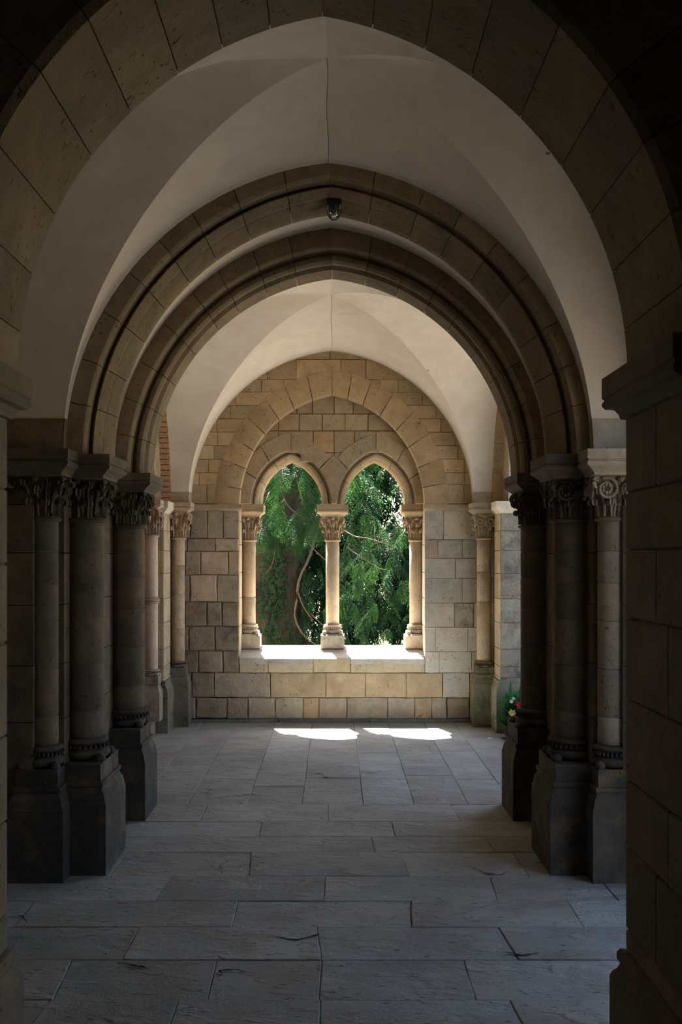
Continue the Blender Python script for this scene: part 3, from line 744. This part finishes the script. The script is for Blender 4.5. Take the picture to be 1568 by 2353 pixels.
# clustered engaged columns carrying the two moulded arches
drum = [.66, .80, 1.04, 1.28, 1.47, 1.63, 1.79]
def plin(hx, hy): return [(hx, hy, 0), (hx, hy, .355), (hx-.004, hy-.004, .362), (hx-.012, hy-.012, .40), (hx-.028, hy-.028, .43), (hx-.02, hy-.02, .445), (hx-.02, hy-.02, .462), (hx-.034, hy-.034, .464), (hx-.034, hy-.034, .55)]
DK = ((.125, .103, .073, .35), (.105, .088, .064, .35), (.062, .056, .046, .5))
LIT = ((.40, .35, .27, .25), (.36, .31, .235, .3), (.085, .077, .064, .5))  # shaft and capital coloured lighter to stand for daylight on this column
for sd, side in ((-1, 'shaded'), (1, 'courtyard')):
    xc = -.03; stl = 'leaf' if sd < 0 else 'scroll'
    column('engaged_column', ('thin dark outer column of the shaded cluster, beside the frame edge' if sd < 0 else 'thin outer column of the courtyard cluster, coloured lighter as if lit along one flank, beside the near pier'),
           xc+sd*1.44, 5.27, .078, drum, plin(.14, .15), (.55, .66), (1.80, 2.0), .20, .22, 2.0, 2.118, DK if sd < 0 else LIT, style=stl, capflare=.8, ady=-.07)
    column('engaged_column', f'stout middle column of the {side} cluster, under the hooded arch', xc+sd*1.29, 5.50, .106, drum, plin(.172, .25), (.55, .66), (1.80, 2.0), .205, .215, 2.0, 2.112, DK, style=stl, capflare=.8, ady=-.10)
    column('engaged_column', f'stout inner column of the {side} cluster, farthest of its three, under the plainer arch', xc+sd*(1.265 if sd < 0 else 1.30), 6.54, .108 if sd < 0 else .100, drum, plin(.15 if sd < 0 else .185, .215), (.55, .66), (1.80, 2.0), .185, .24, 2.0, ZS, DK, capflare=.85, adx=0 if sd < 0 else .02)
    w_ = wl_ if sd < 0 else wr_
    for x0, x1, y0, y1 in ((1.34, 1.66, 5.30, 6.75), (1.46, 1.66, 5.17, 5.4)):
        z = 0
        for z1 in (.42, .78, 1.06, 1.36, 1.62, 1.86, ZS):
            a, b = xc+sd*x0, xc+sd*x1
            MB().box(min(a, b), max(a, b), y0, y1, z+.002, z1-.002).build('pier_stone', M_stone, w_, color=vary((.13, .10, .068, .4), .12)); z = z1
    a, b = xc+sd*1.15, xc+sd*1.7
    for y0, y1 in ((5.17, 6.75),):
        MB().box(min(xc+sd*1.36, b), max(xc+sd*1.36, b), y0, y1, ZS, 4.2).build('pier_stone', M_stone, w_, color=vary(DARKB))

# ================================================================== ARCHES
arc1 = thing('transverse_arch', (-.03, 5.45, ZS), 'moulded stone arch with a hood, bearing the caged lamp at its crown', 'arch')
p1 = [(0, 5.56), (0, 5.50), (.006, 5.49), (.024, 5.392), (.030, 5.385), (.030, 5.372), (.036, 5.36), (.052, 5.315), (.058, 5.305), (.066, 5.31), (.070, 5.335), (.078, 5.34), (.085, 5.30), (.083, 5.245), (.074, 5.235), (.074, 5.222), (.088, 5.205), (.20, 5.20), (.34, 5.20), (.34, 5.56)]
MA.ring('voussoir', p1, {-1: joints(9), 1: joints(9)}, arc1, (.26, .20, .13, .35), seg=4)
MB2 = Arch(-.012, 1.16, 1.296, ZS, XZ)
arc2 = thing('transverse_arch', (-.03, 6.5, ZS), 'plainer moulded stone arch directly behind the hooded one, framing the far bay', 'arch')
p2 = [(0, 6.78), (0, 6.56), (.022, 6.535), (.022, 6.515), (.014, 6.50), (.014, 6.47), (.03, 6.445), (.05, 6.44), (.066, 6.452), (.07, 6.47), (.078, 6.43), (.078, 6.36), (.09, 6.345), (.30, 6.345), (.30, 6.78)]
MB2.ring('voussoir', p2, {-1: joints(9), 1: joints(9)}, arc2, (.23, .175, .112, .3), seg=4)
NA = Arch(-.032, .855, 1.009, ZS, XZ)
for A_, a_, p_ in ((MA, arc1, [(.10, 5.25), (.33, 5.25), (.33, 5.54), (.05, 5.54)]), (MB2, arc2, [(.10, 6.38), (.28, 6.38), (.28, 6.75), (.06, 6.75)])):
    c_ = MB()
    for sd in (-1, 1): c_.add(*A_.sweep(p_, sd, 0, 1, 36))
    c_.build('joint_mortar', M_mortar, a_)
arc3 = thing('transverse_arch', (-.05, 2.66, ZS), 'broad flat-soffited stone arch nearest the viewer, resting on square piers', 'arch')
p3 = [(0, 2.93), (0, 2.425), (.018, 2.405), (.50, 2.405), (.50, 2.93)]
NA.ring('voussoir', p3, {-1: [0, .085, .20, .325, .46, .575, .695, .795, .895, 1], 1: [0, .09, .205, .325, .435, .56, .685, .79, .90, 1]}, arc3, (.29, .235, .155, .3), seg=4, smooth=35)
c_ = MB()
for sd in (-1, 1): c_.add(*NA.sweep([(.006, 2.92), (.006, 2.43), (.02, 2.415), (.48, 2.415), (.48, 2.92)], sd, 0, 1, 40))
c_.build('joint_mortar', M_mortar, arc3)
# wall above / beside the near arch
nw = MB()
for sd in (-1, 1):
    nw.add(*NA.sweep([(.49, 2.42), (1.6, 2.42), (1.6, 2.9), (.49, 2.9)], sd, 0, 1, 14))
nwo = nw.build('wall_front', M_stone, color=(.27, .225, .165, .4))
tag(nwo, 'masonry above the nearest arch', 'wall', kind='structure')
# ---- near piers, stone by stone
def near_pier(sd, xf, label):
    t = thing('stone_pier', (xf+sd*.3, 2.66, 0), label, 'pier')
    zz = [.50, .56, .79, .977, 1.203, 1.43, 1.62, 1.78, 1.99]
    if sd < 0: zz = [.50, .60, .86, 1.10, 1.36, 1.58, 1.79, 1.99]
    y0, y1 = 2.41, 2.93
    for i, (a, b) in enumerate(zip(zz[:-1], zz[1:])):
        segs = [(y0, y1)] if i % 3 == 0 else ([(y0, 2.655), (2.655, y1)] if i % 2 else [(y0, 2.56), (2.56, y1)])
        for q, (p, r_) in enumerate(segs):
            x1 = xf+sd*.9; g = .003
            mb = MB(); cx_ = (xf+x1)/2; hx_ = abs(x1-xf)/2
            mb.loft([(cx_, (p+r_)/2, hx_-.005, (r_-p)/2-g-.003, a+g*.5), (cx_, (p+r_)/2, hx_, (r_-p)/2-g, a+g+.003), (cx_, (p+r_)/2, hx_, (r_-p)/2-g, b-g-.003), (cx_, (p+r_)/2, hx_-.005, (r_-p)/2-g-.003, b-g*.5)])
            mb.build('stone_block', M_stone, t, color=vary((.24, .195, .13, .3), .14))
    x1 = xf+sd*.9; cx_ = (xf+x1)/2; hx_ = abs(x1-xf)/2; cy_, hy_ = 2.67, .26
    MB().box(min(xf+sd*.01, x1-sd*.01), max(xf+sd*.01, x1-sd*.01), y0+.01, y1-.01, .02, 2.1).build('pier_core', M_mortar, t)
    b_ = MB(); b_.loft([(cx_, cy_, hx_+.034, hy_+.045, 0), (cx_, cy_, hx_+.034, hy_+.045, .41), (cx_, cy_, hx_+.028, hy_+.038, .425), (cx_, cy_, hx_+.018, hy_+.022, .44), (cx_, cy_, hx_+.012, hy_+.015, .455), (cx_, cy_, hx_+.020, hy_+.022, .468), (cx_, cy_, hx_+.020, hy_+.022, .485), (cx_, cy_, hx_+.012, hy_+.014, .497), (cx_, cy_, hx_+.0, hy_+.0, .50)])
    b_.build('base', M_stone, t, color=(.20, .165, .115, .5))
    i_ = MB(); zi = 1.985; H = ZS-zi
    i_.loft([(cx_, cy_, hx_+.002, hy_+.002, zi), (cx_, cy_, hx_+.012, hy_+.012, zi+.002), (cx_, cy_, hx_+.016, hy_+.016, zi+.016), (cx_, cy_, hx_+.026, hy_+.026, zi+.03), (cx_, cy_, hx_+.046, hy_+.046, zi+.034), (cx_, cy_, hx_+.054, hy_+.054, zi+.045), (cx_, cy_, hx_+.053, hy_+.053, zi+.054),
             (cx_, cy_, hx_+.049, hy_+.049, zi+.058), (cx_, cy_, hx_+.049, hy_+.049, zi+.062), (cx_, cy_, hx_+.054, hy_+.054, zi+.066), (cx_, cy_, hx_+.054, hy_+.054, ZS)])
    i_.build('impost', M_carve, t, color=vary((.22, .185, .13, .3), .05))
near_pier(-1, -.917, 'square masonry pier at the frame edge on the shaded side, under the nearest arch')
near_pier(1, .819, 'broad square masonry pier on the courtyard side, under the nearest arch')
eb = MB().box(-2.1, 2.1, -3.4, -3.2, -.3, 4.25)
tag(eb.build('wall_behind', M_stone, color=TAN), 'stone wall closing the walk behind the viewer', 'wall', kind='structure')

# ================================================================== LAMP
lx, ly, lz = -.0, 5.40, 3.414
lamp = thing('bulkhead_lamp', (lx, ly, lz), 'small black caged bulkhead lamp at the crown of the hooded arch', 'lamp')
MB().loft([(lx, ly, .036, .036, lz-.005), (lx, ly, .038, .038, lz), (lx, ly, .038, .038, lz+.024), (lx, ly, .026, .026, lz+.034)]).build('housing', M_iron, lamp)
MB().lathe([(.030, lz), (.030, lz-.02), (.028, lz-.034), (.020, lz-.046), (.008, lz-.052), (.001, lz-.053)], lx, ly, 20).build('glass_dome', M_glass, lamp, smooth=60)
cg = MB()
for k in range(4):
    a = PI*k/4
    cg.tube([(lx+math.cos(a)*.036*math.cos(b), ly+math.sin(a)*.036*math.cos(b), lz-.022+.05*min(0, -math.sin(b)) if 0 <= b <= PI else lz) for b in [PI*q/12 for q in range(13)]], .0022, 5)
    for s2 in (-1, 1): cg.tube([(lx+s2*math.cos(a)*.036, ly+s2*math.sin(a)*.036, lz), (lx+s2*math.cos(a)*.036, ly+s2*math.sin(a)*.036, lz-.022)], .0022, 5)
cg.tube([(lx+.036*math.cos(2*PI*q/20), ly+.036*math.sin(2*PI*q/20), lz-.022) for q in range(21)], .0022, 5)
cg.build('wire_cage', M_iron, lamp)

# ================================================================== FLOWERS
fl = thing('flower_bouquet', (1.60, 9.28, 0), 'leafy bouquet of red and yellow flowers in a dark pot against the pier', 'flowers')
MB().lathe([(.07, 0), (.085, .02), (.10, .10), (.105, .12), (.09, .12)], 1.60, 9.28, 18).build('pot', M_pot, fl, smooth=40)
lf = MB(); sm = MB()
for k in range(340):
    a = random.uniform(0, 2*PI); e = random.uniform(.1, 1.45); L = random.uniform(.12, .26)
    b0 = Vector((1.59+random.uniform(-.07, .07), 9.28+random.uniform(-.07, .07), random.uniform(.08, .33)))
    d = Vector((math.cos(a)*math.cos(e), math.sin(a)*math.cos(e), math.sin(e))); sd_ = d.cross(Vector((0, 0, 1)))
    sd_ = (sd_.normalized() if sd_.length > .01 else Vector((1, 0, 0)))*random.uniform(.006, .015); dr = Vector((0, 0, -.25*L*math.cos(e)))
    L *= .8 if e > .9 else .75
    lf.add([b0-sd_*.4, b0+sd_*.4, b0+d*L*.5+sd_+dr*.3, b0+d*L*.5-sd_+dr*.3, b0+d*L+dr], [(0, 1, 2, 3), (3, 2, 4)])
lf.build('leaf', M_fern, fl, kind='stuff')
def blossom(c, r, col, n=7):
    mb = MB()
    for lay, (q, up) in enumerate(((1, .25), (.7, .6), (.4, .85))):
        for k in range(n):
            a = 2*PI*k/n+lay*.4; d = Vector((math.cos(a), math.sin(a)*.6-.55, math.sin(a)*.8+up*.2)).normalized(); t_ = Vector((-math.sin(a), .1, math.cos(a)))
            p = Vector(c)+Vector((0, -up*r*.5, 0))
            mb.add([p, p+d*r*q*.6-t_*r*.35*q, p+d*r*q, p+d*r*q*.6+t_*r*.35*q], [(0, 1, 2, 3)])
    mb.build('blossom', M_petal, fl, color=(*col, 1))
blossom((1.555, 9.13, .235), .040, (.80, .68, .22)); blossom((1.605, 9.12, .315), .030, (.62, .02, .05)); blossom((1.55, 9.13, .335), .022, (.78, .68, .42))
blossom((1.605, 9.11, .285), .018, (.6, .03, .08)); blossom((1.57, 9.14, .36), .02, (.7, .62, .35)); blossom((1.70, 9.14, .26), .035, (.62, .02, .05)); blossom((1.53, 9.15, .17), .016, (.5, .4, .1))
dl = MB(); 
for k in range(5):
    a = -2.9+k*.35; p = Vector((1.515, 9.08, .012)); d = Vector((math.cos(a)*.075, math.sin(a)*.05, .012)); t_ = Vector((-d.y, d.x, .0))*.28
    dl.add([p, p+d*.5-t_, p+d, p+d*.5+t_, p+d*.5+Vector((0, 0, .02))], [(0, 1, 4), (1, 2, 4), (2, 3, 4), (3, 0, 4), (0, 3, 2, 1)])
tag(dl.build('fallen_leaf', M_ivy), 'dark curled leaf lying on the flags beside the bouquet', 'leaf')
pt_ = MB(); x_, y_ = 1.365, 9.18
pt_.add([(x_-.03, y_, .004), (x_, y_-.02, .004), (x_+.035, y_-.005, .004), (x_+.005, y_+.02, .004), (x_, y_, .016)], [(0, 1, 4), (1, 2, 4), (2, 3, 4), (3, 0, 4), (3, 2, 1, 0)])
tag(pt_.build('paper_scrap', M_petal, color=(.7, .7, .66, 1)), 'small white scrap lying on the flags near the corner column', 'litter')

# ================================================================== OUTSIDE
gr = MB().box(-60, 60, 10.7, 90, -.5, -.32)
tag(gr.build('ground', M_grass), 'sunlit dry lawn beyond the window', 'lawn', kind='structure')
ct = MB().box(2.08, 60, -40, 10.7, -.5, -.12)
tag(ct.build('ground', M_court), 'sunlit courtyard beside the arcade', 'courtyard', kind='structure')
gl = MB().box(-60, -2.36, -40, 10.7, -.5, -.12)
tag(gl.build('ground', M_court), 'open ground behind the blind side wall', 'yard', kind='structure')

def spray_proto(seed, L=.55, step=.026, ww=1.):
    r = np.random.default_rng(seed); V = []; Q = []
    def quad(p, d, side, l, w):
        b = len(V); m_ = p+d*l*.55
        V.extend([p, m_+side*w, p+d*l, m_-side*w]); Q.append((b, b+1, b+2, b+3))
    nseg = 11
    for k in range(nseg):
        t = (k+.6)/nseg; p = np.array([L*t, 0, -.30*L*t*t])
        tang = np.array([1, 0, -.6*t]); tang /= np.linalg.norm(tang)
        quad(p-tang*.02, tang, np.array([0, 1, 0.]), L/nseg*1.6, .004)
        for s in (-1, 1):
            ll = (.24*L/.55)*(1-t)**.7*(.35+.65*min(1, t*4))*r.uniform(.75, 1.2)+.03
            d = tang*r.uniform(.5, .9)+np.array([0, s*r.uniform(.55, .8), -.25+r.uniform(-.25, .15)]); d /= np.linalg.norm(d)
            n = max(3, int(ll/step))
            for j in range(n):
                q = (j+.4)/n; pp = p+d*ll*q+np.array([0, 0, -.42*ll*q*q])+r.uniform(-.004, .004, 3)
                dd = d+np.array([0, 0, -.8*q]); dd /= np.linalg.norm(dd)
                sdv = np.cross(dd, [0, 0, 1.]); sdv /= np.linalg.norm(sdv)+1e-9
                quad(pp, dd, sdv, ll/n*1.5, .0035*ww)
                for s3 in (-1, 1):
                    l3 = .050*(1-.6*q)*r.uniform(.6, 1.35); d3 = dd*r.uniform(.55, .9)+sdv*s3*r.uniform(.5, .95)+np.array([0, 0, r.uniform(-.5, .05)]); d3 /= np.linalg.norm(d3)
                    s4 = np.cross(d3, [0, 0, 1.]); s4 /= np.linalg.norm(s4)+1e-9
                    quad(pp, d3, s4, l3*(.6+.4*ww), .0042*ww)
    return np.array(V), np.array(Q)
PROT = [spray_proto(k) for k in range(4)]; COARSE = [spray_proto(k+9, step=.06, ww=2.4) for k in range(3)]
def sprays(places, protos=PROT):
    Vs = []; Qs = []; b = 0
    for (p, yaw, pitch, roll, sc) in places:
        V, Q = protos[rng.integers(len(protos))]
        cy1, sy1 = math.cos(yaw), math.sin(yaw); cp1, sp1 = math.cos(pitch), math.sin(pitch); cr, sr = math.cos(roll), math.sin(roll)
        Rz = np.array([[cy1, -sy1, 0], [sy1, cy1, 0], [0, 0, 1]]); Ry = np.array([[cp1, 0, sp1], [0, 1, 0], [-sp1, 0, cp1]]); Rx = np.array([[1, 0, 0], [0, cr, -sr], [0, sr, cr]])
        Vs.append((V*sc)@(Rz@Ry@Rx).T+np.array(p)); Qs.append(Q+b); b += len(V)
    return np.concatenate(Vs), np.concatenate(Qs)
def rnd(a, b): return float(rng.uniform(a, b))
# big ivied conifer
tx, ty = -.92, 14.2
tree = thing('conifer_tree', (tx, ty, -.32), 'big cypress-like conifer with a broad ivied trunk and drooping green sprays outside the window', 'tree')
tk = MB(); V = []; Fc = []; sg, lv = 40, 24
for k in range(lv+1):
    z = -.4+6.6*k/lv; R0 = .46*(1-.055*max(0, z))*min(1, (6.25-z)/2.4)+.22*math.exp(-(z+.4)*1.6)
    for i in range(sg):
        a = 2*PI*i/sg; r = R0*(1+.06*math.sin(5*a+.4*z)+.035*math.sin(11*a-.3*z)); V.append((tx+r*math.cos(a)+.02*z, ty+r*math.sin(a), z))
for k in range(lv):
    for i in range(sg): a, b = k*sg+i, k*sg+(i+1) % sg; Fc.append((a, b, b+sg, a+sg))
tk.add(V, Fc); tk.build('trunk', M_bark, tree, smooth=60)
def hole(x, y, z):
    """leave the gaps the photograph shows: a patch of sky, the bright lawn low down, the bare trunk"""
    X = VX+x*F/y; Yp = VY-(z-EYE)*F/y
    if 864 < X < 930 and 1105 < Yp < 1178: return True
    if Yp > 1410 and X > 785: return rng.random() < .22
    if X < 690 and Yp > 1235: return y < 14.9
    if X < 735 and Yp > 1380: return rng.random() < .55
    return False
near = []
while len(near) < 1250:
    y = rnd(12.2, 15.6); x = rnd(-3.2, 3.2); z = rnd(-.05, 3.6)
    if z > .75+(y-10.6)*1.40-.45*max(0, 1-abs(x)/3): continue
    if hole(x, y, z): continue
    near.append(((x, y, z), -PI/2+rnd(-1.3, 1.3), rnd(.45, 1.2), rnd(-.5, .5), rnd(.42, .88)))
for k in range(100):
    d = rnd(12.4, 13.6); X, Yp = rnd(575, 760), rnd(1030, 1215)
    near.append((((X-VX)*d/F, d, EYE-(Yp-VY)*d/F), -PI/2+rnd(-1.2, 1.2), rnd(.6, 1.2), rnd(-.5, .5), rnd(.45, .8)))
V, Q = sprays(near); fo = obj('foliage', V, Q, M_thuja, tree, kind='stuff')
farl = []
while len(farl) < 2200:
    y = rnd(15.6, 19.5); x = rnd(-5, 5); z = rnd(-.1, 6.5)
    X = VX+x*F/y; Yp = VY-(z-EYE)*F/y
    if 850 < X < 948 and 1072 < Yp < 1190: continue
    if 690 < X < 745 and 1330 < Yp < 1460 and rng.random() < .7: continue
    if Yp > 1385 and X > 760 and rng.random() < .8: continue
    farl.append(((x, y, z), -PI/2+rnd(-1.6, 1.6), rnd(.3, 1.1), rnd(-.6, .6), rnd(1.0, 1.9)))
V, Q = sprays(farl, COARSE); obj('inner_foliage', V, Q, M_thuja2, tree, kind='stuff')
def limb(p0, pts, r0, r1, n=14, name='branch'):
    ctr = [Vector(p0)]+[Vector(p) for p in pts]; out = []
    for k in range(n+1):
        t = k/n*(len(ctr)-1); i = min(int(t), len(ctr)-2); f = t-i
        a, b, c, d = ctr[max(i-1, 0)], ctr[i], ctr[i+1], ctr[min(i+2, len(ctr)-1)]
        out.append(.5*((2*b)+(c-a)*f+(2*a-5*b+4*c-d)*f*f+(3*b-a-3*c+d)*f**3))
    MB().tube(out, [r0+(r1-r0)*k/n for k in range(n+1)], 6).build(name, M_twig, tree, smooth=60)
def at(x, y, d): return ((x-VX)*d/F, d, EYE-(y-VY)*d/F)
limb(at(640, 1080, 13), [at(655, 1150, 12.9), at(690, 1185, 12.8), at(735, 1200, 12.6)], .014, .006)
limb(at(676, 1075, 12.9), [at(690, 1130, 12.8), at(705, 1175, 12.7), at(720, 1185, 12.6)], .012, .005)
limb(at(706, 1130, 12.8), [at(715, 1148, 12.8), at(735, 1168, 12.7), at(760, 1175, 12.6)], .013, .008)
limb(at(728, 1222, 13.5), [at(712, 1280, 13.3), at(688, 1330, 13.1), at(682, 1380, 13), at(678, 1420, 13), at(700, 1462, 12.9), at(740, 1490, 12.8)], .020, .008)
limb(at(685, 1360, 13.1), [at(698, 1395, 13), at(720, 1425, 13)], .010, .006)
limb(at(700, 1235, 13), [at(725, 1265, 12.9), at(752, 1290, 12.8)], .010, .005)
limb(at(785, 1215, 12.8), [at(815, 1232, 12.7), at(850, 1238, 12.6), at(905, 1256, 12.5)], .009, .004)
limb(at(800, 1260, 13), [at(830, 1280, 12.8), at(870, 1305, 12.7), at(890, 1310, 12.6)], .010, .004)
limb(at(862, 1200, 12.9), [at(862, 1235, 12.8), at(875, 1262, 12.8)], .008, .004)
limb(at(620, 1130, 13), [at(612, 1150, 12.9), at(602, 1175, 12.9)], .010, .006)
limb(at(632, 1260, 13.3), [at(628, 1290, 13.3), at(614, 1316, 13.3)], .008, .003)
limb(at(715, 1410, 13.2), [at(735, 1430, 13.1), at(760, 1450, 13.0)], .009, .004)
# ivy on the trunk
iv = MB()
for k in range(3200):
    a = random.uniform(-PI*1.02, .05); z = random.uniform(-.3, 2.0)
    dens = .5+.5*math.sin(a*5+1.3*math.sin(z*1.7)+z*.8)
    if random.random() > dens*1.15-.05*z: continue
    R0 = .46*(1-.055*max(0, z))+.22*math.exp(-(z+.4)*1.6); r = R0*1.07+random.uniform(.0, .05)
    c = Vector((tx+r*math.cos(a)+.02*z, ty+r*math.sin(a), z)); nrm = Vector((math.cos(a), math.sin(a), random.uniform(-.3, .4))).normalized()
    u = nrm.cross(Vector((0, 0, 1))).normalized(); w = u.cross(nrm); s = random.uniform(.026, .05); q = random.uniform(-.5, .5); u, w = u*math.cos(q)+w*math.sin(q), w*math.cos(q)-u*math.sin(q)
    iv.add([c-w*s*.6, c+u*s*.75-w*s*.35, c+u*s*.45+w*s*.2, c+w*s*1.1+nrm*s*.2, c-u*s*.45+w*s*.2, c-u*s*.75-w*s*.35, c+nrm*s*.25], [(0, 1, 6), (1, 2, 6), (2, 3, 6), (3, 4, 6), (4, 5, 6), (5, 0, 6)])
tag(iv.build('ivy', M_ivy, kind='stuff'), 'dark ivy climbing the broad conifer trunk', 'ivy')
# trees far behind
def far_tree(x, y, h, w, n, lab, seed):
    random.seed(seed)
    t = thing('background_tree', (x, y, -.32), lab, 'tree')
    MB().tube([(x, y, -.4), (x+.1, y, h*.4), (x, y, h*.8)], [.25, .18, .06], 8).build('trunk', M_bark, t)
    pl = []
    for k in range(n):
        a = random.uniform(0, 2*PI); zz = random.uniform(.06, 1); r = w*(1-zz)**.6*random.uniform(.3, 1)
        pl.append(((x+r*math.cos(a), y+r*math.sin(a), zz*h), a, random.uniform(.3, 1.0), random.uniform(-.6, .6), random.uniform(2.2, 3.6)))
    V, Q = sprays(pl, COARSE); obj('foliage', V, Q, M_thuja, t, kind='stuff')
far_tree(-3.6, 25, 9, 2.6, 130, 'distant evergreen glimpsed past the ivied trunk', 1)
far_tree(-.2, 30, 8, 2.6, 110, 'distant evergreen glimpsed behind the middle window column', 2)
far_tree(7.5, 33, 6, 2.4, 90, 'distant evergreen glimpsed low behind the drooping sprays by the pale jamb', 3)
